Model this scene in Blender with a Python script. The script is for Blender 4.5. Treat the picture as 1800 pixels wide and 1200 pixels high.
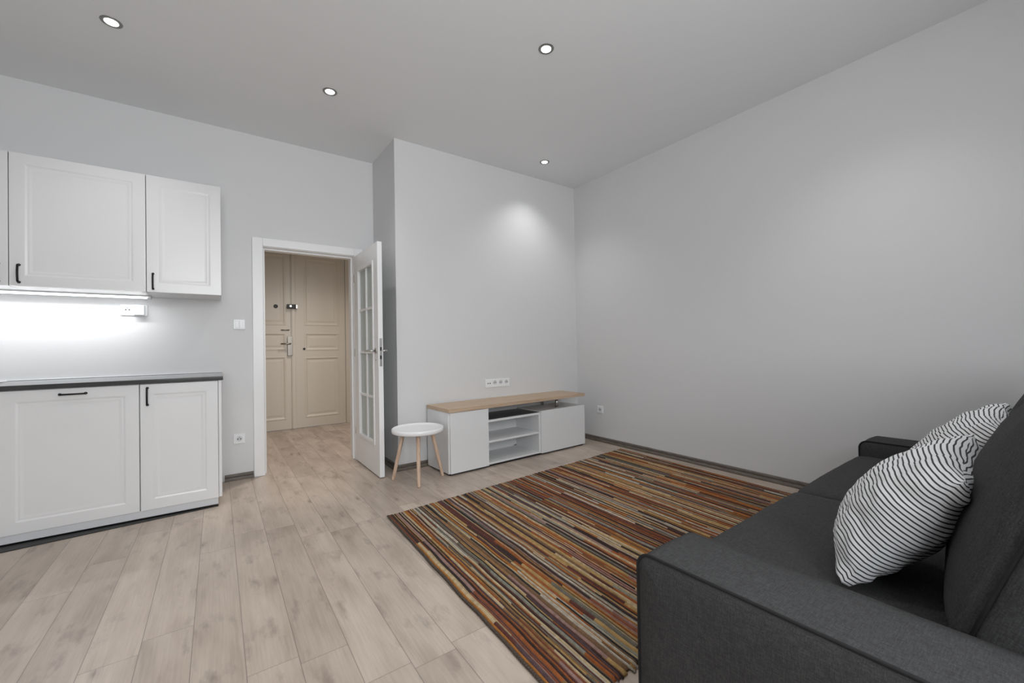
import bpy, bmesh, math, random
from mathutils import Vector, Matrix, noise
R = math.radians
S = bpy.context.scene
C = S.collection
for o in list(bpy.data.objects): bpy.data.objects.remove(o)

# ------------------------------------------------------------------ camera, world, light, exposure
yaw, pit, rol, FPX = R(-35.488), R(.596), R(-.965), 727.034
fw = Vector((-math.sin(yaw)*math.cos(pit), math.cos(yaw)*math.cos(pit), math.sin(pit)))
rt0 = Vector((math.cos(yaw), math.sin(yaw), 0)); up0 = rt0.cross(fw)
rt = rt0*math.cos(rol)+up0*math.sin(rol); up = up0*math.cos(rol)-rt0*math.sin(rol)
cd = bpy.data.cameras.new('camera'); cam = bpy.data.objects.new('camera', cd); C.objects.link(cam)
cd.sensor_width = 36; cd.lens = FPX/1800*36; cd.clip_start = .02
m = Matrix((rt, up, -fw)).transposed().to_4x4(); m.translation = Vector((-3.494, -3.574, 1.087)); cam.matrix_world = m
S.camera = cam
w = bpy.data.worlds.new('world'); S.world = w; w.use_nodes = True
w.node_tree.nodes['Background'].inputs[0].default_value = (.92, .95, 1, 1)
w.node_tree.nodes['Background'].inputs[1].default_value = 1.0
S.view_settings.view_transform = 'Standard'; S.view_settings.look = 'None'
S.view_settings.gamma = 1; S.view_settings.use_curve_mapping = False
S.view_settings.exposure = 0.04
SPOT_W, WINDOW_FILL_W, LED_W, HALL_W = 22, 60, 4.7, 52

def area(name, loc, rot, sx, sy, power, col=(1, 1, 1), spread=180):
    l = bpy.data.lights.new(name, 'AREA'); l.shape = 'RECTANGLE'; l.size = sx; l.size_y = sy
    l.energy = power; l.color = col; l.spread = R(spread)
    o = bpy.data.objects.new(name, l); C.objects.link(o); o.location = loc; o.rotation_euler = rot
    return o
BACK_Y, LEFT_X, H, D = -4.75, -6.6, 2.954, .623
ADDED_WINS = [(-4.3, -3.1), (-2.9, -1.9)]
for a, b in ADDED_WINS:     # soft fill light through two unseen windows added behind the camera
    area('window_daylight', ((a+b)/2, BACK_Y-.32, 1.75), (R(100), 0, 0), b-a, 1.75, WINDOW_FILL_W, (.95, .98, 1))

# ------------------------------------------------------------------ materials
def mat(name, col=(.8, .8, .8), rough=.5, metal=0, **kw):
    mt = bpy.data.materials.new(name); mt.use_nodes = True
    b = mt.node_tree.nodes['Principled BSDF']
    b.inputs['Base Color'].default_value = (*col, 1); b.inputs['Roughness'].default_value = rough
    b.inputs['Metallic'].default_value = metal
    for k, v in kw.items(): b.inputs[k.replace('_', ' ')].default_value = v
    return mt
class NT:
    def __init__(s, mt): s.t = mt.node_tree; s.b = s.t.nodes['Principled BSDF']
    def n(s, typ, **kw):
        nd = s.t.nodes.new(typ)
        for k, v in kw.items(): setattr(nd, k, v)
        return nd
    def l(s, a, b): s.t.links.new(a, b)
    def math(s, op, a, b=None, c=None):
        nd = s.n('ShaderNodeMath', operation=op)
        for i, v in enumerate((a, b, c)):
            if v is None: continue
            if isinstance(v, (int, float)): nd.inputs[i].default_value = v
            else: s.l(v, nd.inputs[i])
        return nd.outputs[0]
    def ramp(s, f, stops, interp='LINEAR'):
        nd = s.n('ShaderNodeValToRGB'); r = nd.color_ramp; r.interpolation = interp
        while len(r.elements) < len(stops): r.elements.new(.5)
        for e, (p, c) in zip(r.elements, stops): e.position = p; e.color = (*c, 1) if len(c) == 3 else c
        s.l(f, nd.inputs[0]); return nd.outputs[0]
    def mix(s, f, a, b, typ='MIX'):
        nd = s.n('ShaderNodeMix', data_type='RGBA', blend_type=typ)
        if isinstance(f, (int, float)): nd.inputs[0].default_value = f
        else: s.l(f, nd.inputs[0])
        for i, v in ((6, a), (7, b)):
            if isinstance(v, tuple): nd.inputs[i].default_value = (*v, 1)
            else: s.l(v, nd.inputs[i])
        return nd.outputs[2]
    def bump(s, h, strength=.2, dist=.002):
        nd = s.n('ShaderNodeBump'); nd.inputs['Strength'].default_value = strength; nd.inputs['Distance'].default_value = dist
        s.l(h, nd.inputs['Height']); s.l(nd.outputs[0], s.b.inputs['Normal'])
    def coord(s, scale=(1, 1, 1), kind='Object', loc=(0, 0, 0)):
        tc = s.n('ShaderNodeTexCoord'); mp = s.n('ShaderNodeMapping')
        mp.inputs['Scale'].default_value = scale; mp.inputs['Location'].default_value = loc
        s.l(tc.outputs[kind], mp.inputs[0]); return mp.outputs[0]
    def noise(s, vec, scale, detail=3, rough=.5):
        nd = s.n('ShaderNodeTexNoise'); nd.inputs['Scale'].default_value = scale
        nd.inputs['Detail'].default_value = detail; nd.inputs['Roughness'].default_value = rough
        s.l(vec, nd.inputs['Vector']); return nd.outputs[0]

def paint(name, col, rough=.6, bump=.06, sc=60):
    mt = mat(name, col, rough); n = NT(mt)
    f = n.noise(n.coord(), sc, 4); n.bump(f, bump, .002)
    g = n.noise(n.coord(), 1.3, 2)
    n.l(n.mix(n.math('MULTIPLY', g, .06), col, tuple(c*.93 for c in col)), n.b.inputs['Base Color'])
    return mt
M = {}
M['wall'] = paint('white_wall_paint', (.70, .70, .705), .55)
M['ceiling'] = paint('ceiling_paint', (.83, .84, .85), .7)
M['hallwall'] = paint('beige_hall_paint', (.60, .55, .48), .6)
M['halldoor'] = paint('old_cream_door_paint', (.64, .59, .52), .42, .12, 25)
M['cab'] = paint('white_cabinet_lacquer', (.77, .77, .775), .26, .01)
M['carc'] = mat('white_melamine', (.82, .83, .84), .4)
M['plinth'] = mat('light_grey_plinth', (.66, .67, .69), .42)
M['doorw'] = paint('white_door_lacquer', (.86, .86, .865), .32, .015)
M['black'] = mat('black_metal', (.012, .012, .013), .38, .6)
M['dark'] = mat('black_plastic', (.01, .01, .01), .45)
M['chrome'] = mat('brushed_steel', (.55, .54, .52), .28, 1)
M['steel2'] = mat('worn_steel', (.30, .28, .25), .38, 1)
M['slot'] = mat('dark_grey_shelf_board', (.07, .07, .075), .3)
M['plate'] = mat('white_socket_plastic', (.85, .86, .87), .3)
M['tv'] = mat('white_tv_unit_board', (.76, .765, .77), .38)
M['stooltop'] = mat('white_stool_lacquer', (.88, .88, .89), .3)
M['ring'] = mat('nickel_ring', (.30, .30, .29), .35, .85)
def emit(name, col, st):
    mt = mat(name, (.9, .9, .9), .4); b = mt.node_tree.nodes['Principled BSDF']
    b.inputs['Emission Color'].default_value = (*col, 1); b.inputs['Emission Strength'].default_value = st; return mt
M['lamp'] = emit('downlight_glow', (1, .99, .96), 6)
M['led'] = emit('led_strip_glow', (.97, .98, 1), 5)
g = mat('frosted_green_glass', (.72, .78, .75), .4, 0, Transmission_Weight=.45, IOR=1.45); M['glass'] = g
M['clear'] = mat('window_glass', (1, 1, 1), .0, 0, Transmission_Weight=1, IOR=1.45)
M['sink'] = mat('sink_steel', (.75, .76, .74), .3, .9)

def wood(name, c1, c2, c3, scale=(30, 1.5, 30), rough=.5, knots=True):
    mt = mat(name, c1, rough); n = NT(mt)
    v = n.coord(scale); a = n.noise(v, 2.2, 5, .6)
    col = n.ramp(a, [(.3, c1), (.52, c2), (.75, c3)])
    if knots:
        vo = n.n('ShaderNodeTexVoronoi'); vo.inputs['Scale'].default_value = 1
        n.l(n.coord(tuple(x*.25 for x in scale)), vo.inputs['Vector'])
        k = n.ramp(vo.outputs['Distance'], [(.0, (1, 1, 1)), (.10, (.5, .5, .5)), (.16, (0, 0, 0))])
        col = n.mix(k, col, tuple(x*.45 for x in c1))
    n.l(col, n.b.inputs['Base Color']); n.bump(a, .1, .001); return mt
M['oak'] = wood('sonoma_oak_board', (.42, .30, .20), (.53, .39, .27), (.60, .46, .34), (1.5, 34, 30), .5, False)
M['legwood'] = wood('pine_leg_wood', (.52, .36, .25), (.66, .48, .36), (.74, .57, .45), (30, 30, 3), .5)
M['base'] = wood('grey_brown_skirting_wood', (.09, .075, .062), (.14, .118, .098), (.20, .17, .14), (8, 8, 60), .45, False)
M['worktop'] = wood('dark_grey_worktop_laminate', (.040, .040, .041), (.055, .055, .056), (.075, .075, .075), (2, 40, 60), .12, False)

# laminate floor: planks run along y, .155 m wide
fl = mat('grey_oak_laminate', (.4, .33, .27), .38); n = NT(fl)
tc = n.n('ShaderNodeTexCoord'); sp = n.n('ShaderNodeSeparateXYZ'); n.l(tc.outputs['Object'], sp.inputs[0])
X = n.math('DIVIDE', n.math('ADD', sp.outputs[0], 3.452+15.5), .1553); ix = n.math('FLOOR', X); fx = n.math('FRACT', X)
wn = n.n('ShaderNodeTexWhiteNoise', noise_dimensions='1D'); n.l(ix, wn.inputs['W'])
Y = n.math('ADD', n.math('DIVIDE', sp.outputs[1], 1.29), n.math('MULTIPLY', wn.outputs[0], 7.3)); iy = n.math('FLOOR', Y); fy = n.math('FRACT', Y)
cb = n.n('ShaderNodeCombineXYZ'); n.l(ix, cb.inputs[0]); n.l(iy, cb.inputs[1])
wn2 = n.n('ShaderNodeTexWhiteNoise', noise_dimensions='3D'); n.l(cb.outputs[0], wn2.inputs[0])
off = n.n('ShaderNodeVectorMath', operation='MULTIPLY_ADD'); n.l(wn2.outputs['Color'], off.inputs[0])
off.inputs[1].default_value = (40, 40, 40); n.l(tc.outputs['Object'], off.inputs[2])
def smap(sc):
    mp = n.n('ShaderNodeMapping'); mp.inputs['Scale'].default_value = sc; n.l(off.outputs[0], mp.inputs[0]); return mp.outputs[0]
grain = n.noise(smap((60, 2.2, 1)), 2, 5, .65)
cloud = n.noise(smap((7, 1.6, 1)), 1.5, 3, .5)
smudge = n.noise(smap((14, 4.5, 1)), 1.1, 4, .6)
col = n.ramp(cloud, [(.30, (.325, .255, .205)), (.5, (.48, .395, .33)), (.70, (.585, .495, .42))])
col = n.mix(.45, col, n.ramp(grain, [(.3, (.37, .30, .245)), (.55, (.49, .41, .345)), (.75, (.57, .485, .415))]))
sm = n.ramp(smudge, [(.56, (0, 0, 0)), (.76, (1, 1, 1))])
col = n.mix(n.math('MULTIPLY', sm, .62), col, (.20, .155, .135))
vo = n.n('ShaderNodeTexVoronoi'); vo.inputs['Scale'].default_value = 1; n.l(smap((5.2, 1.7, 1)), vo.inputs['Vector'])
kn = n.ramp(n.math('ADD', vo.outputs['Distance'], n.math('MULTIPLY', grain, .07)), [(.055, (1, 1, 1)), (.085, (.45, .45, .45)), (.15, (0, 0, 0))])
col = n.mix(n.math('MULTIPLY', kn, .6), col, (.13, .10, .085))
tone = n.math('ADD', n.math('MULTIPLY', wn2.outputs[0], .20), .88)
hs = n.n('ShaderNodeHueSaturation'); n.l(col, hs.inputs['Color']); n.l(tone, hs.inputs['Value']); col = hs.outputs[0]
gx = n.math('LESS_THAN', n.math('MINIMUM', fx, n.math('SUBTRACT', 1, fx)), .0085)
gy = n.math('LESS_THAN', n.math('MINIMUM', fy, n.math('SUBTRACT', 1, fy)), .0009)
gap = n.math('MAXIMUM', gx, gy)
col = n.mix(n.math('MULTIPLY', gap, .55), col, (.09, .075, .065))
n.l(col, n.b.inputs['Base Color'])
n.bump(n.math('SUBTRACT', n.math('MULTIPLY', grain, .25), gap), .35, .0012)
n.l(n.math('ADD', .30, n.math('MULTIPLY', grain, .2)), n.b.inputs['Roughness'])
M['floor'] = fl

# charcoal linen
fb = mat('charcoal_linen', (.045, .046, .048), .92); n = NT(fb); v = n.coord((1, 1, 1))
wv = []
for ax in ((420, 420, 45), (45, 420, 420), (420, 45, 420)):
    wv.append(n.noise(n.coord(ax), 1, 2, .6))
ww = n.math('DIVIDE', n.math('ADD', n.math('ADD', wv[0], wv[1]), wv[2]), 3)
big = n.noise(v, 5, 3)
fcol = n.ramp(ww, [(.38, (.038, .038, .039)), (.5, (.056, .056, .0565)), (.62, (.078, .078, .079))])
fcol = n.mix(n.math('MULTIPLY', big, .25), fcol, (.028, .028, .029)); n.l(fcol, n.b.inputs['Base Color']); n.bump(ww, .35, .0015)
fb.node_tree.nodes['Principled BSDF'].inputs['Specular IOR Level'].default_value = .15
M['sofa'] = fb
M['piping'] = mat('black_piping', (.008, .008, .009), .8)

# rug: colours carried by the yarn segments
rg = mat('woven_rug_yarn', (.3, .2, .1), .95); n = NT(rg); at = n.n('ShaderNodeAttribute', attribute_name='yarn')
f = n.noise(n.coord((1, 1, 1)), 260, 2, .7)
n.l(n.mix(n.math('MULTIPLY', f, .55), at.outputs['Color'], (.03, .015, .01), 'MULTIPLY'), n.b.inputs['Base Color'])
n.t.nodes['Mix'].inputs[7].default_value = (.45, .42, .40, 1)
n.bump(f, .8, .004); M['rug'] = rg
M['rugedge'] = mat('rug_binding_yarn', (.075, .055, .042), .95)

# striped cushion cover (UV: v runs up the cushion)
st = mat('white_cotton_black_stripes', (.8, .8, .8), .85); n = NT(st); tc = n.n('ShaderNodeTexCoord'); sp = n.n('ShaderNodeSeparateXYZ'); n.l(tc.outputs['UV'], sp.inputs[0])
wb = n.math('MULTIPLY', n.math('SUBTRACT', n.noise(tc.outputs['UV'], 5, 1), .5), .5)
f = n.math('FRACT', n.math('ADD', n.math('MULTIPLY', sp.outputs[1], 41), wb))
dd = n.math('ABSOLUTE', n.math('SUBTRACT', f, .5))
k = n.ramp(dd, [(.13, (1, 1, 1)), (.19, (0, 0, 0))])
n.l(n.mix(k, (.78, .78, .79), (.035, .037, .042)), n.b.inputs['Base Color'])
n.bump(n.noise(tc.outputs['UV'], 300, 2), .2, .001); M['stripe'] = st

# ------------------------------------------------------------------ mesh helpers
def finish(name, bm, mt, parent=None, smooth=False, bevel=0, seg=2):
    me = bpy.data.meshes.new(name); bm.normal_update(); bm.to_mesh(me); bm.free()
    if not isinstance(mt, (list, tuple)): mt = [mt]
    for x in mt: me.materials.append(M[x] if isinstance(x, str) else x)
    o = bpy.data.objects.new(name, me); C.objects.link(o)
    if parent: o.parent = parent
    if smooth: me.polygons.foreach_set('use_smooth', [True]*len(me.polygons))
    if bevel:
        b = o.modifiers.new('bevel', 'BEVEL'); b.width = bevel; b.segments = seg; b.limit_method = 'ANGLE'; b.angle_limit = R(35)
        me.polygons.foreach_set('use_smooth', [True]*len(me.polygons))
        wn_ = o.modifiers.new('wn', 'WEIGHTED_NORMAL'); wn_.keep_sharp = True
    return o
def box(bm, x0, y0, z0, x1, y1, z1, mi=0, rot=0, piv=None):
    vs = [bm.verts.new((x, y, z)) for z in (z0, z1) for x, y in ((x0, y0), (x1, y0), (x1, y1), (x0, y1))]
    for f in ((3, 2, 1, 0), (4, 5, 6, 7), (0, 1, 5, 4), (1, 2, 6, 5), (2, 3, 7, 6), (3, 0, 4, 7)):
        bm.faces.new([vs[i] for i in f]).material_index = mi
    return vs
def B(name, boxes, mt, parent=None, bevel=0, seg=2):
    bm = bmesh.new()
    for b in boxes: box(bm, *b)
    return finish(name, bm, mt, parent, False, bevel, seg)
def tube(bm, pts, r, seg=10, caps=True, mi=0):
    pts = [Vector(p) for p in pts]; rs = r if isinstance(r, (list, tuple)) else [r]*len(pts)
    rings = []; ref = None
    for i, p in enumerate(pts):
        t = (pts[min(i+1, len(pts)-1)]-pts[max(i-1, 0)]).normalized()
        if ref is None:
            ref = Vector((0, 0, 1)) if abs(t.z) < .9 else Vector((1, 0, 0))
        a = (ref - t*ref.dot(t)).normalized(); ref = a; b = t.cross(a)
        rings.append([bm.verts.new(p+(a*math.cos(2*math.pi*k/seg)+b*math.sin(2*math.pi*k/seg))*rs[i]) for k in range(seg)])
    for i in range(len(rings)-1):
        for k in range(seg):
            f = bm.faces.new((rings[i][k], rings[i][(k+1) % seg], rings[i+1][(k+1) % seg], rings[i+1][k])); f.material_index = mi; f.smooth = True
    if caps: bm.faces.new(rings[0][::-1]).material_index = mi; bm.faces.new(rings[-1]).material_index = mi
def lathe(bm, prof, seg=48, c=(0, 0, 0), axis='Z', mi=0):
    rings = []
    for r, z in prof:
        ring = []
        for k in range(seg):
            a = 2*math.pi*k/seg; u, v = r*math.cos(a), r*math.sin(a)
            p = (u, v, z) if axis == 'Z' else ((u, -z, v) if axis == 'Y' else (z, u, v))
            ring.append(bm.verts.new(Vector(c)+Vector(p)))
        rings.append(ring)
    for i in range(len(rings)-1):
        for k in range(seg):
            f = bm.faces.new((rings[i][k], rings[i][(k+1) % seg], rings[i+1][(k+1) % seg], rings[i+1][k])); f.material_index = mi
    bm.faces.new(rings[0][::-1]).material_index = mi; bm.faces.new(rings[-1]).material_index = mi
def tag(o, label=None, cat=None, group=None, kind=None):
    if label: o['label'] = label
    if cat: o['category'] = cat
    if group: o['group'] = group
    if kind: o['kind'] = kind
    return o
def thing(name, label, cat, loc=(0, 0, 0), rz=0, group=None):
    o = bpy.data.objects.new(name, None); C.objects.link(o); o.location = loc; o.rotation_euler = (0, 0, rz); o.empty_display_size = .1
    return tag(o, label, cat, group)
def struct(o, label=None): o['kind'] = 'structure'; (label and o.__setitem__('label', label)); return o
def dup(src, loc, label, rz=None):
    r = src.copy(); C.objects.link(r); r.location = loc; r['label'] = label
    if rz is not None: r.rotation_euler = (0, 0, rz)
    for ch in list(src.children):
        c = ch.copy(); C.objects.link(c); c.parent = r
        for g_ in list(ch.children):
            e = g_.copy(); C.objects.link(e); e.parent = c
    return r

# panelled front, local: x 0..w, z 0..h, front faces -y at y=0, back at y=t
def panel_leaf(w, h, t, panels, rings):
    bm = bmesh.new()
    xs = sorted({0, w, *[p[0] for p in panels], *[p[2] for p in panels]}); zs = sorted({0, h, *[p[1] for p in panels], *[p[3] for p in panels]})
    V = {}
    def v(x, y, z):
        k = (round(x, 5), round(y, 5), round(z, 5))
        if k not in V: V[k] = bm.verts.new((x, y, z))
        return V[k]
    for i in range(len(xs)-1):
        for j in range(len(zs)-1):
            cx, cz = (xs[i]+xs[i+1])/2, (zs[j]+zs[j+1])/2
            if any(p[0] < cx < p[2] and p[1] < cz < p[3] for p in panels): continue
            bm.faces.new((v(xs[i], 0, zs[j]), v(xs[i+1], 0, zs[j]), v(xs[i+1], 0, zs[j+1]), v(xs[i], 0, zs[j+1])))
    for x0, z0, x1, z1 in panels:
        prev = (0, 0)
        for o_, d_ in rings+[None] if False else rings:
            a = [(x0+prev[0], prev[1], z0+prev[0]), (x1-prev[0], prev[1], z0+prev[0]), (x1-prev[0], prev[1], z1-prev[0]), (x0+prev[0], prev[1], z1-prev[0])]
            b = [(x0+o_, d_, z0+o_), (x1-o_, d_, z0+o_), (x1-o_, d_, z1-o_), (x0+o_, d_, z1-o_)]
            for k in range(4): bm.faces.new((v(*a[k]), v(*a[(k+1) % 4]), v(*b[(k+1) % 4]), v(*b[k])))
            prev = (o_, d_)
        b = [(x0+prev[0], prev[1], z0+prev[0]), (x1-prev[0], prev[1], z0+prev[0]), (x1-prev[0], prev[1], z1-prev[0]), (x0+prev[0], prev[1], z1-prev[0])]
        bm.faces.new([v(*q) for q in b])
    bk = [v(0, t, 0), v(w, t, 0), v(w, t, h), v(0, t, h)]; bm.faces.new(bk[::-1])
    # sides (split at grid points)
    for i in range(len(xs)-1):
        bm.faces.new((v(xs[i], 0, 0), v(xs[i], t, 0), v(xs[i+1], t, 0), v(xs[i+1], 0, 0)))
        bm.faces.new((v(xs[i], 0, h), v(xs[i+1], 0, h), v(xs[i+1], t, h), v(xs[i], t, h)))
    for j in range(len(zs)-1):
        bm.faces.new((v(0, 0, zs[j]), v(0, 0, zs[j+1]), v(0, t, zs[j+1]), v(0, t, zs[j])))
        bm.faces.new((v(w, 0, zs[j]), v(w, t, zs[j]), v(w, t, zs[j+1]), v(w, 0, zs[j+1])))
    return bm
KR = [(.005, .001), (.012, .0045), (.018, .0045), (.022, .0035), (.030, .0065), (.038, .0065)]
def shaker(w, h, t=.02, f=.062): return panel_leaf(w, h, t, [(f, f, w-f, h-f)], KR)

# ------------------------------------------------------------------ structure
XC = -2.199
def slab(name, boxes, mt='wall'): return struct(B(name, boxes, mt))
slab('floor', [(LEFT_X-.1, BACK_Y-.1, -.06, .1, 3.0, 0)], 'floor')
# ceiling, with round cut-outs for the downlights left as recess plates
slab('ceiling', [(LEFT_X-.1, BACK_Y-.1, H, .1, 3.0, H+.1)], 'ceiling')
slab('wall_right', [(0, BACK_Y-.1, 0, .12, D+.2, H)])
slab('wall_back', [(XC, 0, 0, 0, D+.2, H)])
OX0, OX1, OT = -3.172, -2.385, 2.003     # door opening
slab('wall_kitchen', [(LEFT_X-.1, D, 0, OX0, D+.2, H), (OX1, D, 0, XC, D+.2, H), (OX0, D, OT, OX1, D+.2, H)])
slab('wall_left', [(LEFT_X-.12, BACK_Y-.1, 0, LEFT_X, D+.2, H)])
bx = [(LEFT_X-.1, BACK_Y-.28, 0, .1, BACK_Y, .85), (LEFT_X-.1, BACK_Y-.28, 2.65, .1, BACK_Y, H)]
xs = [LEFT_X-.1, ADDED_WINS[0][0], ADDED_WINS[0][1], ADDED_WINS[1][0], ADDED_WINS[1][1], .1]
for i in (0, 2, 4): bx.append((xs[i], BACK_Y-.28, .85, xs[i+1], BACK_Y, 2.65))
slab('wall_front', bx)
for k, (a, b) in enumerate(ADDED_WINS):  # unseen openings, added to let the fill light in
    wo = struct(thing('window_%d' % (k+1), None, None, (a, BACK_Y-.2, .85)))
    W_ = b-a
    B('window_frame', [(0, 0, 0, W_, .06, .06), (0, 0, 1.74, W_, .06, 1.8), (0, 0, .06, .06, .06, 1.74), (W_-.06, 0, .06, W_, .06, 1.74),
                       (W_/2-.04, 0, .06, W_/2+.04, .06, 1.74), (.06, .01, 1.25, W_/2-.04, .05, 1.29), (W_/2+.04, .01, 1.25, W_-.06, .05, 1.29)], 'doorw', wo, .004)
# hall
HY = 2.823
slab('wall_hall_left', [(-3.75, D+.2, 0, -3.65, 3.0, H)], 'hallwall')
slab('wall_hall_right', [(-1.3, D+.2, 0, -1.2, 3.0, H)], 'hallwall')
slab('wall_hall_back', [(-3.75, HY, 0, -3.34, HY+.12, H), (-1.955, HY, 0, -1.2, HY+.12, H), (-3.34, HY, 2.62, -1.955, HY+.12, H)], 'hallwall')

# baseboards: profile extruded along a run
def skirting(name, p0, p1, nx, ny):
    prof = [(0, 0), (.026, 0), (.026, .012), (.020, .024), (.010, .027), (.010, .030), (.013, .034), (.012, .046), (.005, .052), (0, .052)]
    bm = bmesh.new(); rings = []
    for p in (p0, p1): rings.append([bm.verts.new((p[0]+nx*a, p[1]+ny*a, z)) for a, z in prof])
    for i in range(len(prof)-1): bm.faces.new((rings[0][i], rings[1][i], rings[1][i+1], rings[0][i+1]))
    bm.faces.new(rings[0][::-1]); bm.faces.new(rings[1]); bmesh.ops.recalc_face_normals(bm, faces=bm.faces)
    return struct(finish(name, bm, 'base'))
skirting('baseboard_right', (0, BACK_Y), (0, 0), -1, 0)
skirting('baseboard_back', (XC-.022, 0), (0, 0), 0, -1)
skirting('baseboard_return', (XC, 0), (XC, D), -1, 0)
skirting('baseboard_kitchen', (-3.45, D), (-3.248, D), 0, -1)

# doorway casing + lining
B_ = [(-3.244, D-.016, 0, -3.164, D, 2.066), (-2.395, D-.016, 0, -2.315, D, 2.066), (-3.164, D-.016, 1.995, -2.395, D, 2.066)]
struct(B('trim_1', B_, 'doorw', None, .004), 'white flat door casing around the hall doorway')
struct(B('trim_2', [(OX0, D, 0, OX0+.012, D+.2, OT), (OX1-.012, D, 0, OX1, D+.2, OT), (OX0+.012, D, OT-.012, OX1-.012, D+.2, OT),
       (OX0+.012, D+.055, 0, OX0+.027, D+.075, OT-.012), (OX1-.027, D+.055, 0, OX1-.012, D+.075, OT-.012), (OX0+.027, D+.055, OT-.027, OX1-.027, D+.075, OT-.012)], 'doorw', None, .002), 'white door lining inside the hall doorway')

# ------------------------------------------------------------------ open glazed door (door_1): swings in, stands at 90 degrees
d1 = struct(thing('door_1', 'white glazed interior door standing open beside the stool', None, (-2.400, D-.020, .009), R(-90)))
# local x runs from hinge to free edge (world -y); local y = world +x
LW, LH = .722, 1.972
GX0, GX1, GZ0, GZ1 = .135, .592, .262, 1.822
B('door_leaf', [(0, 0, 0, GX0, .04, LH), (GX1, 0, 0, LW, .04, LH), (GX0, 0, 0, GX1, .04, GZ0), (GX0, 0, GZ1, GX1, .04, LH)], 'doorw', d1, .002)
B('glass_pane', [(GX0, .017, GZ0, GX1, .022, GZ1)], 'glass', d1)
gb = [(GX0-.012, -.007, GZ0-.012, GX0+.016, .047, GZ1+.012), (GX1-.016, -.007, GZ0-.012, GX1+.012, .047, GZ1+.012),
      (GX0+.016, -.007, GZ0-.012, GX1-.016, .047, GZ0+.018), (GX0+.016, -.007, GZ1-.018, GX1-.016, .047, GZ1+.012)]
B('glazing_bead', gb, 'doorw', d1, .003)
mc = (GX0+GX1)/2
mb = [(mc-.011, .004, GZ0+.018, mc+.011, .036, GZ1-.018)]
for k in (1, 2, 3):
    z = GZ0+(GZ1-GZ0)*k/4; mb += [(GX0+.016, .005, z-.011, mc-.011, .035, z+.011), (mc+.011, .005, z-.011, GX1-.016, .035, z+.011)]
B('glazing_bar', mb, 'doorw', d1, .002)
for s in (-1, 1):       # a lever on either face
    y0 = 0 if s < 0 else .04; sy = s
    bm = bmesh.new(); c = (LW-.058, y0, 1.055)
    tube(bm, [(c[0], y0, c[2]), (c[0], y0+sy*.008, c[2])], .024, 20)
    tube(bm, [(c[0], y0+sy*.008, c[2]), (c[0], y0+sy*.045, c[2]), (c[0]-.008, y0+sy*.054, c[2]), (c[0]-.03, y0+sy*.056, c[2]), (c[0]-.13, y0+sy*.056, c[2])], .0085, 12)
    tube(bm, [(c[0], y0, c[2]-.075), (c[0], y0+sy*.006, c[2]-.075)], .006, 12)
    finish('door_handle', bm, 'chrome', d1)
lp = B('lock_plate', [(LW-.0005, .009, .925, LW+.0015, .031, 1.160)], 'chrome', d1, .001)
B('latch', [(LW+.0015, .013, 1.055, LW+.006, .026, 1.085), (LW+.0015, .013, .985, LW+.002, .026, 1.015)], 'dark', lp)
for z in (.25, 1.0, 1.72): 
    bm = bmesh.new(); tube(bm, [(0-.006, .004, z), (-.006, .004, z+.075)], .007, 12); finish('hinge', bm, 'chrome', d1)

# ------------------------------------------------------------------ hall entrance door (door_2): two old panelled leaves
d2 = struct(thing('door_2', 'old cream double entrance door with raised panels seen across the hall', None, (-3.34, HY, 0)))
RR = [(.004, -.004), (.016, -.005), (.026, .002), (.036, .007), (.046, .007), (.070, .002), (.075, .002)]
lw = .70
Lf = finish('door_leaf', panel_leaf(lw, 2.60, .05, [(.13, .13, .61, .99), (.13, 1.07, .61, 1.31), (.13, 1.41, .61, 2.38)], RR), 'halldoor', d2)
Lf.location = (-.0, -.03, .006)
Rf = finish('door_leaf', panel_leaf(.655, 2.60, .05, [(.115, .13, .57, .97), (.115, 1.06, .57, 1.31), (.115, 1.41, .57, 2.36)], RR), 'halldoor', d2)
Rf.location = (.722, -.03, .006)
B('astragal', [(.672, -.048, .006, .728, -.030, 2.606), (.682, -.056, .006, .718, -.048, 2.606)], 'halldoor', d2, .003)
B('door_jamb', [(1.382, -.045, 0, 1.470, 0, 2.70), (1.470, -.022, 0, 1.60, 0, 2.70), (0, -.045, 2.61, 1.382, 0, 2.70)], 'halldoor', d2, .004)
x0 = 3.34
bm = bmesh.new(); lathe(bm, [(.0, 0), (.026, 0), (.026, .006), (.02, .008), (0, .008)][1:-1], 24, (x0-2.849, -.03, 1.672), 'Y'); finish('peephole', bm, 'dark', d2)
lk = B('rim_lock', [(x0-2.722, -.085, 1.642, x0-2.590, -.056, 1.702)], 'dark', d2, .004)
bm = bmesh.new(); lathe(bm, [(.017, 0), (.017, .012), (.014, .016)], 24, (x0-2.678, -.085, 1.676), 'Y'); finish('lock_knob', bm, 'chrome', lk)
B('lock_bolt', [(x0-2.612, -.087, 1.646, x0-2.592, -.085, 1.698)], 'chrome', lk)
hp = B('handle_plate', [(x0-2.716, -.060, 1.003, x0-2.652, -.048, 1.265)], 'steel2', d2, .004)
bm = bmesh.new(); hz = 1.165; tube(bm, [(x0-2.684, -.060, hz), (x0-2.684, -.10, hz), (x0-2.70, -.106, hz), (x0-2.80, -.106, hz)], .010, 12); finish('lever', bm, 'steel2', hp)
bm = bmesh.new(); tube(bm, [(x0-2.79, -.038, 1.353), (x0-2.69, -.038, 1.353)], .007, 10); tube(bm, [(x0-2.74, -.038, 1.353), (x0-2.74, -.03, 1.353)], .005, 8); finish('door_chain_rail', bm, 'steel2', d2)
bm = bmesh.new(); lathe(bm, [(.016, 0), (.016, .006), (.012, .008)], 20, (x0-2.508, -.03, 1.093), 'Y'); finish('keyhole', bm, 'dark', d2)

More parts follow.
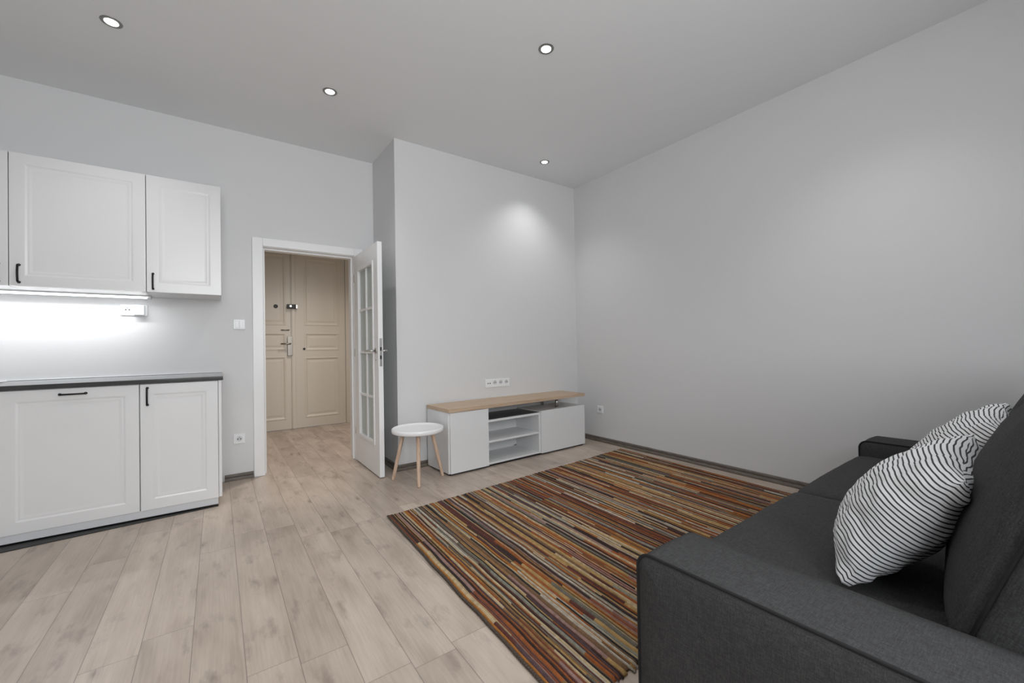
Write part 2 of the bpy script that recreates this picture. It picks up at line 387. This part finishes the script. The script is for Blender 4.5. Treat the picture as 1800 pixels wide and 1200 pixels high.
# ------------------------------------------------------------------ kitchen
def bow_handle(L, vertical=True):
    """bow handle, centre at origin, stands out to -y"""
    bm = bmesh.new(); pts = []; rs = []
    h = L/2
    for t_ in [(-1, 0), (-1, .5), (-.97, .85), (-.88, 1)]: pts.append((t_[0]*h, -.026*t_[1]))
    for k in range(7): q = -.75+1.5*k/6; pts.append((q*h, -.026-.004*(1-(q/.75)**2)))
    for t_ in [(.88, 1), (.97, .85), (1, .5), (1, 0)]: pts.append((t_[0]*h, -.026*t_[1]))
    P3 = [((0, y, x) if vertical else (x, y, 0)) for x, y in pts]
    tube(bm, P3, .0052, 10)
    for e in (-h, h):
        p = (0, 0, e) if vertical else (e, 0, 0); q = (0, -.003, e) if vertical else (e, -.003, 0)
        tube(bm, [p, q], .008, 12)
    return bm
ZU0, ZU1 = 1.504, 2.327
YU = .236       # front face of the wall cabinet doors
def wall_cabinet(x0, x1, hx, label, group):
    t = thing('wall_cabinet', label, 'cabinet', (x0, YU, ZU0), 0, group); w_ = x1-x0
    B('cabinet_body', [(.001, .022, 0, w_-.001, D-YU, ZU1-ZU0)], 'carc', t, .001)
    d = finish('cabinet_door', shaker(w_-.004, ZU1-ZU0-.003, .019), 'cab', t, False, .0015); d.location = (.002, 0, .001)
    h = finish('door_handle', bow_handle(.106), 'black', d); h.location = (hx, 0, .076)
    return t
wall_cabinet(-3.892, -3.464, .034, 'white panelled wall cabinet at the right end, above the bare wall', 'white kitchen wall cabinets')
wall_cabinet(-4.522, -3.892, .040, 'wide white panelled wall cabinet, left of the end one', 'white kitchen wall cabinets')
wall_cabinet(-4.932, -4.522, .368, 'white wall cabinet cut off by the left edge of the photo', 'white kitchen wall cabinets')
# base units
YB = .003
def base_cabinet(x0, x1, label, horiz, endpanel=False):
    t = thing('base_cabinet', label, 'cabinet', (x0, YB, 0), 0, 'white kitchen base cabinets'); w_ = x1-x0
    B('cabinet_body', [(.001, .022, .062, w_-.001, D-YB-.002, .880)], 'carc', t, .001)
    d = finish('cabinet_door', shaker(w_-.005, .816, .019), 'cab', t, False, .0015); d.location = (.0025, 0, .060)
    h = finish('door_handle', bow_handle(.11, not horiz), 'black', d)
    h.location = ((w_-.005)/2, 0, .782) if horiz else (.036, 0, .737)
    if endpanel: B('end_panel', [(w_, .004, .062, w_+.018, D-YB-.002, .880)], 'cab', t, .001)
    return t
base_cabinet(-3.905, -3.490, 'narrow white base cabinet at the right end of the worktop', False, True)
base_cabinet(-4.505, -3.905, 'wide white base cabinet with a horizontal black handle near its top', True)
base_cabinet(-5.105, -4.505, 'white base cabinet almost wholly beyond the left edge', True)
tag(B('kitchen_plinth', [(-5.105, .010, .013, -3.495, .028, .0605)], 'plinth', None, .001), 'pale grey plinth board under the white base cabinets', 'plinth')
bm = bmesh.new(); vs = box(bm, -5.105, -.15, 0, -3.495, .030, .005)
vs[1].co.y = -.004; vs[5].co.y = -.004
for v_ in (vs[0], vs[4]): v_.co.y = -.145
tag(finish('sealing_strip', bm, 'dark'), 'black sealing strip along the floor under the plinth', 'strip')  # flat black wedge on the floor, widening to the left
wt = tag(B('worktop', [(-5.105, YB-.015, .8805, -3.462, D-.002, .908)], 'worktop', None, .0015), 'dark grey laminate worktop on the white base cabinets', 'worktop')
B('wall_strip', [(-5.105, D-.010, .908, -3.466, D-.002, .914)], 'plinth', wt, .002)
# steel sink at the left end: drainer corner just in frame
sk = thing('kitchen_sink', 'stainless steel sink drainer let into the worktop at the left edge', 'sink', (-5.05, .14, .908))
bm = bmesh.new(); SW, SD = .44, .40
o_ = [(0, 0), (SW, 0), (SW, SD), (0, SD)]
rg_ = [(0, 0), (.004, .004), (.018, .0045), (.028, -.0), (.034, -.001)]
pr = None
for q, z in rg_:
    cur = [bm.verts.new((max(q, x-q) if x else q, (q if y == 0 else SD-q), z+.0025)) for x, y in o_]
    if pr:
        for k in range(4): bm.faces.new((pr[k], pr[(k+1) % 4], cur[(k+1) % 4], cur[k]))
    pr = cur
bm.faces.new(pr); finish('drainer', bm, 'sink', sk)
bm = bmesh.new()
for k in range(7): box(bm, .20, .06+k*.042, .002, .40, .072+k*.042, .006)
finish('drainer_ribs', bm, 'sink', sk, False, .001)
# under-cabinet LED
led = thing('under_cabinet_light', 'white strip lamp glowing under the wall cabinets', 'lamp', (-4.93, .462, ZU0))
B('lamp_housing', [(0, 0, -.0118, 1.03, .045, -.0005)], 'plate', led, .002)
B('diffuser', [(.008, .002, -.022, 1.015, .043, -.012)], 'led', led, .002)
B('end_cap', [(1.0305, -.002, -.027, 1.040, .047, -.0005)], 'plinth', led, .002)
area('under_cabinet_glow', (-4.43, .484, ZU0-.029), (R(-12), 0, 0), .98, .03, LED_W, (.96, .98, 1))

# sockets and switches (local: plate faces -y)
def holes(t, cx, cz, r=.0195, vertical=False, pin=True):
    bm = bmesh.new()
    lathe(bm, [(r+.002, 0), (r+.002, .002), (r, .002), (r-.001, -.0005+.001)], 28, (cx, -.0108, cz), 'Y')
    o = finish('socket_well', bm, 'plinth', t)  # grey stands in for the shade of the well's depth
    bm = bmesh.new()
    for s in (-1, 1):
        p = (cx+s*.0095, -.0128, cz-.002); q = (p[0], -.0133, p[2]); tube(bm, [p, q], .0048, 10)
    tube(bm, [(cx, -.0118, cz+.011), (cx, -.0155, cz+.011)], .0025, 10)
    finish('pin_holes', bm, 'dark', o)
def outlet(name, label, cat, loc, rz, n_=1, w_=.083, h_=.083, step=.071):
    t = thing(name, label, cat, loc, rz); W = w_+step*(n_-1)
    B('plate', [(-W/2, -.0105, -h_/2, W/2, -.0002, h_/2)], 'plate', t, .003, 3)
    return t, W
t, W = outlet('wall_socket', 'white wall socket low beside the doorway, right of the kitchen', 'socket', (-3.348, D, .343), 0)
holes(t, 0, 0); B('inner_frame', [(-.030, -.0125, -.030, .030, -.0106, -.027), (-.030, -.0125, .027, .030, -.0106, .030), (-.030, -.0125, -.027, -.027, -.0106, .027), (.027, -.0125, -.027, .030, -.0106, .027)], 'plate', t)
t, W = outlet('wall_socket', 'white wall socket low on the right wall beside the TV unit', 'socket', (0, -.362, .357), R(-90))
holes(t, 0, 0)
B('inner_frame', [(-.030, -.0125, -.030, .030, -.0106, -.027), (-.030, -.0125, .027, .030, -.0106, .030), (-.030, -.0125, -.027, -.027, -.0106, .027), (.027, -.0125, -.027, .030, -.0106, .027)], 'plate', t)
t, W = outlet('socket_strip', 'long white four-gang socket strip on the wall above the TV unit', 'socket', (-1.142, 0, .709), 0, 4, .083, .083, .0715)
for k in (1, 2, 3): holes(t, -W/2+.0415+.0715*k, .006)
bm = bmesh.new()
for s in (-1, 1): tube(bm, [(-W/2+.0415+s*.012, -.0105, .0), (-W/2+.0415+s*.012, -.0135, .0)], .006, 12)
finish('antenna_port', bm, 'dark', t)
B('antenna_cover', [(-W/2+.012, -.0125, -.030, -W/2+.071, -.0106, .028)], 'plate', t, .001)
t, W = outlet('wall_socket', 'white double socket under the wall cabinets, lit by the strip lamp', 'socket', (-4.002, D, 1.403), 0, 2)
holes(t, -.036, .004)
tag(B('plug_adapter', [(-4.002, D-.048, 1.365, -3.940, D-.0108, 1.441)], 'plate', None, .004, 3), 'white block adapter plugged into the socket under the wall cabinets', 'adapter')
t, W = outlet('light_switch', 'white light switch on the wall just left of the doorway', 'switch', (-3.340, D, 1.307), 0)
B('rocker', [(-.028, -.016, -.030, -.001, -.0106, .030), (.001, -.0145, -.030, .028, -.0106, .030)], 'plate', t, .0015)

# ------------------------------------------------------------------ downlights
def downlight(x, y, label, first=[None]):
    if first[0] is None:
        t = thing('downlight', label, 'ceiling light', (x, y, H), 0, 'recessed round downlights')
        bm = bmesh.new(); lathe(bm, [(.049, 0), (.047, -.003), (.040, -.0045), (.032, -.003), (.0305, -.0015), (.0305, -.0008)], 40); finish('trim_ring', bm, 'ring', t, True)
        bm = bmesh.new(); lathe(bm, [(.0305, -.0006), (.0305, -.0035), (.024, -.0048), (.001, -.0050)], 40); finish('lens', bm, 'lamp', t, True)
        first[0] = t
    else: t = dup(first[0], (x, y, H), label)
    l = bpy.data.lights.new('downlight_beam', 'SPOT'); l.energy = SPOT_W; l.spot_size = R(112); l.spot_blend = 1.0; l.shadow_soft_size = .03; l.color = (1, .995, .985)
    o = bpy.data.objects.new('downlight_beam', l); C.objects.link(o); o.location = (x, y, H-.02)
for x, y, lb in [(-3.967, -.39, 'round downlight above the kitchen, largest and farthest left'), (-2.813, -.394, 'round downlight in front of the doorway, second from the left'),
                 (-1.791, -1.609, 'round downlight over the rug, nearest the middle of the ceiling'), (-.761, -.366, 'small round downlight close to the wall above the TV unit'),
                 (-.76, -2.83, 'round downlight above the far end of the sofa, just outside the frame'),
                 (-2.813, -2.83, 'round downlight in front of the camera, outside the frame'), (-4.25, -1.55, 'round downlight left of the camera, outside the frame')]:  # the last one is added to brighten the floor at lower left
    downlight(x, y, lb)
l = bpy.data.lights.new('hall_lamp_light', 'SPOT'); l.energy = HALL_W*2.2; l.color = (1, .92, .84); l.spot_size = R(125); l.spot_blend = 1; l.shadow_soft_size = .12
o = bpy.data.objects.new('hall_lamp_light', l); C.objects.link(o); o.location = (-2.35, 1.35, 2.85)  # unseen spot added to brighten the hall, no fitting modelled

# ------------------------------------------------------------------ TV unit
tv = thing('tv_unit', 'long low white TV unit with an oak board top and open shelves', 'tv unit', (-1.918, -.436, 0), R(2.5))
TL, TD = 1.667, .40
X1, X2 = .402, 1.035
B('side_cabinet', [(0, .018, .015, X1-.002, TD, .530)], 'tv', tv, .0015)
B('cabinet_door', [(.012, 0, .017, X1, .017, .528)], 'tv', tv, .001)
B('side_cabinet', [(X2, .018, .015, TL, TD, .432)], 'tv', tv, .0015)
B('cabinet_door', [(X2+.002, 0, .017, TL-.002, .017, .436)], 'tv', tv, .001)
B('shelf_frame', [(X1-.0015, .02, .018, X2-.018, TD-.02, .036), (X1-.0015, .02, .400, X2, TD, .420), (X2-.018, .018, .018, X2-.0005, TD-.02, .400)], 'tv', tv, .001)
B('shelf', [(X1-.0015, .022, .213, X2-.018, TD-.02, .231)], 'tv', tv, .001)
B('back_panel', [(X1-.001, TD-.019, .018, X2-.0005, TD-.012, .400)], 'tv', tv)
B('slot_panel', [(X1+.0005, .03, .4205, 1.30, TD-.03, .4235)], 'slot', tv)  # dark board paints in the shade inside the slot
B('top_board', [(-.004, -.006, .531, TL-.0, TD+.004, .562)], 'oak', tv, .001)
bm = bmesh.new(); tube(bm, [(1.345, .10, .433), (1.345, .10, .530)], .017, 20, True); tube(bm, [(1.345, .10, .433), (1.345, .10, .437)], .022, 20)
finish('support_post', bm, 'chrome', tv)
bm = bmesh.new(); tube(bm, [(1.345, .32, .433), (1.345, .32, .530)], .014, 20, True); finish('support_post', bm, 'chrome', tv)
B('base_strip', [(.012, .025, 0, TL-.012, TD-.03, .0148)], 'dark', tv)  # black base that also paints the shade of the floor gap

# ------------------------------------------------------------------ stool
stl = thing('stool', 'round white three-legged stool with pale wooden legs beside the open door', 'stool', (-2.160, -.352, 0))
bm = bmesh.new(); RS = .208
lathe(bm, [(RS-.012, .397), (RS-.004, .400), (RS, .407), (RS, .428), (RS-.003, .433), (RS-.010, .434), (RS-.014, .430), (RS-.022, .424), (RS*.6, .4235), (.002, .4235)], 72)
finish('seat', bm, 'stooltop', stl, True)
for fx_, fy_ in ((-2.325, -.215), (-2.228, -.522), (-1.952, -.372)):
    a = Vector((fx_+2.160, fy_+.352, 0)); top = Vector((a.x*.56, a.y*.56, .398))
    bm = bmesh.new(); tube(bm, [a+Vector((0, 0, .001)), a.lerp(top, .02)+Vector((0, 0, 0)), a.lerp(top, .5), top], [.0115, .0125, .0150, .0165], 20)
    finish('leg', bm, 'legwood', stl)

# ------------------------------------------------------------------ rug
random.seed(23)
PA, PB, PC_, PD = Vector((-2.604, -.925, 0)), Vector((-.139, -.738, 0)), Vector((-.225, -2.535, 0)), Vector((-2.655, -2.688, 0))
PAL = [((.33, .095, .02), 14), ((.44, .17, .03), 11), ((.46, .29, .11), 8), ((.55, .42, .25), 6), ((.11, .032, .022), 11), ((.045, .022, .018), 12), ((.25, .075, .035), 8),
       ((.20, .11, .055), 7), ((.17, .155, .12), 5), ((.26, .25, .20), 4), ((.52, .46, .37), 5), ((.09, .05, .055), 6), ((.30, .16, .06), 6), ((.33, .20, .17), 3), ((.025, .022, .022), 5)]
pool = [c for c, k in PAL for _ in range(k)]; last = 0
bm = bmesh.new(); cl = bm.loops.layers.float_color.new('yarn')
NY = 110; u = 0.0; Wd = 2.46
def P(uu, vv): 
    a = PA.lerp(PB, uu); b = PD.lerp(PC_, uu); p = a.lerp(b, vv)
    wob = (noise.noise(Vector((uu*9, vv*3.1, 1)))*.004+noise.noise(Vector((uu*26, vv*11, 5)))*.005)
    return p+Vector((wob, noise.noise(Vector((uu*6, 0, 3)))*.006, 0))
while u < 1:
    wid = random.choice((.0045, .0055, .0065, .0075, .009, .0105, .012, .015, .019))
    u2 = min(1, u+wid/Wd)
    if 1-u2 < .003: u2 = 1
    hgt = .012+random.random()*.004; seg = []; v = 0; j0 = random.uniform(-.004, .004); j1 = random.uniform(-.006, .006)
    while v < 1:
        L = random.choice((.08, .14, .2, .28, .36, .45, .6)); 
        c_ = random.choice(pool)
        for _t in range(6):
            if abs(sum(c_)-last) > .28: break
            c_ = random.choice(pool)
        seg.append((v+L, c_)); v += L
    last = sum(seg[len(seg)//2][1]); prev = None; si = 0
    for i in range(NY+1):
        vv = i/NY; q0 = vv+(j0 if i == 0 else 0)+(j1 if i == NY else 0)
        hz = hgt*(.55 if i in (0, NY) else 1)
        pa, pb = P(u, q0), P(u2, q0); pm = pa.lerp(pb, .5); pc = pa.lerp(pb, .22); pe = pa.lerp(pb, .78)
        ring = [bm.verts.new((pa.x, pa.y, .006)), bm.verts.new((pc.x, pc.y, hz*.93)), bm.verts.new((pm.x, pm.y, hz)), bm.verts.new((pe.x, pe.y, hz*.93)), bm.verts.new((pb.x, pb.y, .006))]
        if i == 0 or i == NY:
            low = [bm.verts.new((r.co.x, r.co.y, 0)) for r in (ring[0], ring[4])]
            f = bm.faces.new([low[0], *ring, low[1]] if i else [low[1], *ring[::-1], low[0]]); 
            for lo in f.loops: lo[cl] = (*seg[0][1], 1) if i == 0 else (*seg[-1][1], 1)
        if prev:
            while si < len(seg)-1 and vv > seg[si][0]: si += 1
            c = seg[si][1]; k = random.uniform(.86, 1.14)
            for a in range(4):
                f = bm.faces.new((prev[a], ring[a], ring[a+1], prev[a+1])[::-1]); f.smooth = True
                for lo in f.loops: lo[cl] = (c[0]*k, c[1]*k, c[2]*k, 1)
        prev = ring
    u = u2
rug = thing('rug', 'large striped rug of rust, ochre and brown stripes on the floor before the sofa', 'rug', (0, 0, 0))
finish('rug_pile', bm, 'rug', rug)
for a, b in ((0, 0), (1, 1)):
    bm = bmesh.new()
    for k in range(150):
        v0 = k/150; v1 = (k+1.25)/150; p, q = P(a, v0), P(a, min(1, v1)); s = -.006 if a == 0 else .006
        tube(bm, [(p.x+s-.004, p.y, .006), ((p.x+q.x)/2+s, (p.y+q.y)/2, .0105), (q.x+s+.004, q.y, .006)], [.003, .0058, .003], 7)
    finish('rug_binding', bm, 'rugedge', rug)

# ------------------------------------------------------------------ sofa
def soft(w_, d_, h_, r=.03, top=0, front=0, side=0, back=0, n_=26, wr=.0, seed=0, bottom=0):
    """rounded block, x 0..w, y 0..d, z 0..h, faces swelling outwards"""
    bm = bmesh.new(); bmesh.ops.create_cube(bm, size=2)
    bmesh.ops.subdivide_edges(bm, edges=bm.edges[:], cuts=n_, use_grid_fill=True)
    hw, hd, hh = w_/2, d_/2, h_/2
    def warp(t, half):      # concentrate samples near the edges
        return math.sin(t*math.pi/2)
    for v in bm.verts:
        c = Vector((warp(v.co.x, hw), warp(v.co.y, hd), warp(v.co.z, hh)))
        p = Vector((c.x*hw, c.y*hd, c.z*hh))
        q = Vector((max(-hw+r, min(hw-r, p.x)), max(-hd+r, min(hd-r, p.y)), max(-hh+r, min(hh-r, p.z))))
        dl = p-q
        if dl.length > 1e-9: p = q+dl.normalized()*r if max(abs(v.co.x), abs(v.co.y), abs(v.co.z)) > .999 else p
        bx_ = (1-c.x**2); by = (1-c.y**2); bz = (1-c.z**2)
        if c.z > 0: p.z += top*(max(0, bx_)**.45)*(max(0, by)**.45)*c.z
        else: p.z += bottom*bx_*by*c.z
        if c.y < 0: p.y += front*(bx_**.5)*(bz**.5)*c.y
        else: p.y += back*max(0, bx_)**.8*max(0, bz)**.45*c.y
        p.x += side*by*bz*c.x
        if wr:
            k = noise.noise(Vector((p.x*7+seed, p.y*7, p.z*7)))+.5*noise.noise(Vector((p.x*19, p.y*19+seed, p.z*19)))
            k += .8*max(0, abs(c.x)-.6)*math.sin(p.z*60+noise.noise(p*9)*5)+.5*max(0, abs(c.y)-.6)*math.sin(p.x*45+seed+noise.noise(p*8)*6)
            p += (v.normal if v.normal.length else Vector((0, 0, 1)))*k*wr
        v.co = p+Vector((hw, hd, hh))
    bmesh.ops.recalc_face_normals(bm, faces=bm.faces)
    return bm
SF = thing('sofa', 'charcoal linen two-seat sofa with flat padded arms and black piping', 'sofa', (-2.530, -2.815, 0), R(1.2))
# local: x along the sofa, +y = towards the TV, so depth runs to -y
SLn, AW, AH, SDp = 2.325, .235, .500, .98
def arm(x):
    r = .042; z0, z1, y0, y1 = .05, AH, -SDp, 0
    def outline(ins):
        rr = max(.006, r-ins); pts = []
        for cy, cz, a0 in ((y1-r, z1-r, 0), (y0+r, z1-r, 90)):
            for k in range(9):
                a = R(a0+90*k/8); q = rr if ins < r else .006
                e = 0 if ins < r else ins-r+.006
                cyy = cy-(e if a0 == 0 else -e); czz = cz-e
                pts.append((cyy+q*math.cos(a), czz+q*math.sin(a)))
        ny = 26
        top = [pts[8+0][0]+(pts[9][0]-pts[8][0])*k/ny for k in range(1, ny)]
        res = pts[:9]+[(yy, pts[8][1]) for yy in top]+pts[9:]
        zb = z0+ins*.3
        nz = 12; yl = res[-1][0]; zl = res[-1][1]; yr = res[0][0]; zr = res[0][1]
        res += [(yl, zl+(zb-zl)*k/nz) for k in range(1, nz+1)]
        res += [(yl+(yr-yl)*k/ny, zb) for k in range(1, ny)]
        res += [(yr, zb+(zr-zb)*k/nz) for k in range(0, nz)]
        return res
    bm = bmesh.new(); rings = []
    side = [(.20, -.010), (.13, -.011), (.075, -.010), (.04, -.007), (.018, -.003), (.006, .0005), (0, .004)]
    prof = [(ins, xx) for ins, xx in side]+[(-.001, .04), (-.003, .10), (-.003, AW-.10), (-.001, AW-.04)]+[(ins, AW-xx) for ins, xx in side[::-1]]
    for ins, xx in prof:
        ring = []
        for (yy, zz) in outline(ins):
            nz_ = noise.noise(Vector((xx*9+x, yy*6, zz*6)))*.0022
            ring.append(bm.verts.new((xx+(nz_ if ins > .01 else 0)*(1 if xx > .1 else -1), yy, zz+(nz_ if ins <= .01 and zz > .4 else 0))))
        rings.append(ring)
    n_ = len(rings[0])
    for a, b in zip(rings, rings[1:]):
        for k in range(n_): bm.faces.new((a[k], a[(k+1) % n_], b[(k+1) % n_], b[k]))
    bm.faces.new(rings[0][::-1]); bm.faces.new(rings[-1]); bmesh.ops.recalc_face_normals(bm, faces=bm.faces)
    o = finish('armrest', bm, 'sofa', SF, True); o.location = (x, 0, 0)
    for xx in (.003,):
        ol = outline(-.001); n9 = 9+25+9
        pts = [(xx, ol[0][0], .06)]+[(xx, yy, zz) for yy, zz in ol[:n9]]+[(xx, ol[n9-1][0], .06)]
        bm = bmesh.new(); tube(bm, pts, .0042, 8); finish('piping', bm, 'piping', o)
    return o
arm(0); arm(SLn-AW)
B('sofa_base', [(AW+.002, -SDp+.002, .055, SLn-AW-.002, -.035, .255)], 'sofa', SF, .02, 4)
cw = (SLn-2*AW)/2
for k in range(2):
    o = finish('seat_cushion', soft(cw-.003, .66, .160, .040, .018, .03, .0, 0, 28, .0022, 3+k*9), 'sofa', SF, True); o.location = (AW+k*cw+.0015, -.66+.020, .256)
B('sofa_back', [(AW+.002, -SDp+.004, .256, SLn-AW-.002, -.80, .78)], 'sofa', SF, .04, 4)
for k in range(2):
    o = finish('back_cushion', soft(cw-.004, .19, .560,   .045, .02, .0, .012, .10, 30, .0035, 17+k*5), 'sofa', SF, True)
    o.location = (AW+k*cw+.002, -.757, .372); o.rotation_euler = (R(19), 0, 0)
    zz = [.02, .15, .3, .42, .52]
    bm = bmesh.new(); tube(bm, [(.006, .176, z) for z in zz]+[(.03, .176, .55), (.1, .178, .561), (cw-.1, .178, .561)], .0042, 8); finish('piping', bm, 'piping', o)
for x, y in ((.08, -.08), (SLn-.08, -.08), (.08, -SDp+.08), (SLn-.08, -SDp+.08)):
    bm = bmesh.new(); tube(bm, [(x, y, 0), (x, y, .052)], [.02, .026], 16); finish('sofa_foot', bm, 'dark', SF)

# ------------------------------------------------------------------ striped cushions
def pillow(name, label, c00, c10, c11, c01, th, seed):
    """corners: near-bottom, far-bottom, far-top, near-top"""
    c00, c10, c11, c01 = map(Vector, (c00, c10, c11, c01)); N_ = 44
    PAR = [.5*(math.sin((i/N_-.5)*math.pi)*.5+.5)+.5*i/N_ for i in range(N_+1)]
    nrm = ((c10-c00).cross(c01-c00)).normalized()
    if nrm.y < 0: nrm = -nrm
    bm = bmesh.new(); uvl = bm.loops.layers.uv.new('UVMap'); G = {}; VV = {}
    for s in (1, -1):
        for i in range(N_+1):
            for j in range(N_+1):
                edge = i in (0, N_) or j in (0, N_)
                if edge and s < 0: G[s, i, j] = G[1, i, j]; continue
                a, b = math.sin((i/N_-.5)*math.pi)*.5+.5, math.sin((j/N_-.5)*math.pi)*.5+.5
                a = .5*a+.5*i/N_; b = .5*b+.5*j/N_
                x, y = a*2-1, b*2-1
                ax = .5+.5*x*(1-.05*(1-y*y)); by = .5+.5*y*(1-.05*(1-x*x))
                p = c00*(1-ax)*(1-by)+c10*ax*(1-by)+c11*ax*by+c01*(1-ax)*by
                t = th*((1-x*x)*(1-y*y))**.42*(1-.12*(x*x+y*y))
                e = max(abs(x), abs(y)); 
                k = noise.noise(Vector((x*2.5+seed, y*2.5, s*3)))*.012+noise.noise(Vector((x*7, y*7+seed, s)))*.006
                k += max(0, e-.55)*.012*math.sin((math.atan2(y, x)*17)+seed+s)*(1-abs(abs(x)-abs(y)))
                if edge: k *= .4
                G[s, i, j] = bm.verts.new(p+nrm*(s*t+k*(1 if not edge else .6)))
        for i in range(N_+1):      # stripes keep an even spacing along the cloth
            acc = [0]
            for j in range(N_): acc.append(acc[-1]+(G[s, i, j+1].co-G[s, i, j].co).length)
            for j in range(N_+1): VV[s, i, j] = .5+(acc[j]-acc[N_//2])/.50
        for i in range(N_):
            for j in range(N_):
                q = [(i, j), (i+1, j), (i+1, j+1), (i, j+1)]
                if s < 0: q = q[::-1]
                f = bm.faces.new([G[s, a, b] for a, b in q]); f.smooth = True
                for lo, (a, b) in zip(f.loops, q): lo[uvl].uv = PAR[a], VV[s, a, b]
    bmesh.ops.recalc_face_normals(bm, faces=bm.faces)
    o = finish(name, bm, 'stripe', None, True); return tag(o, label, 'cushion', 'striped cushions on the sofa')
pillow('striped_cushion', 'white cushion with thin black stripes on the near seat, in front', (-2.165, -3.180, .448), (-1.74, -3.075, .450), (-1.70, -3.370, .81), (-2.13, -3.400, .765), .105, 2)
pillow('striped_cushion', 'white striped cushion leaning behind the front one, farther along the sofa', (-1.50, -3.19, .450), (-1.08, -3.11, .450), (-1.10, -3.385, .845), (-1.51, -3.405, .80), .105, 6)
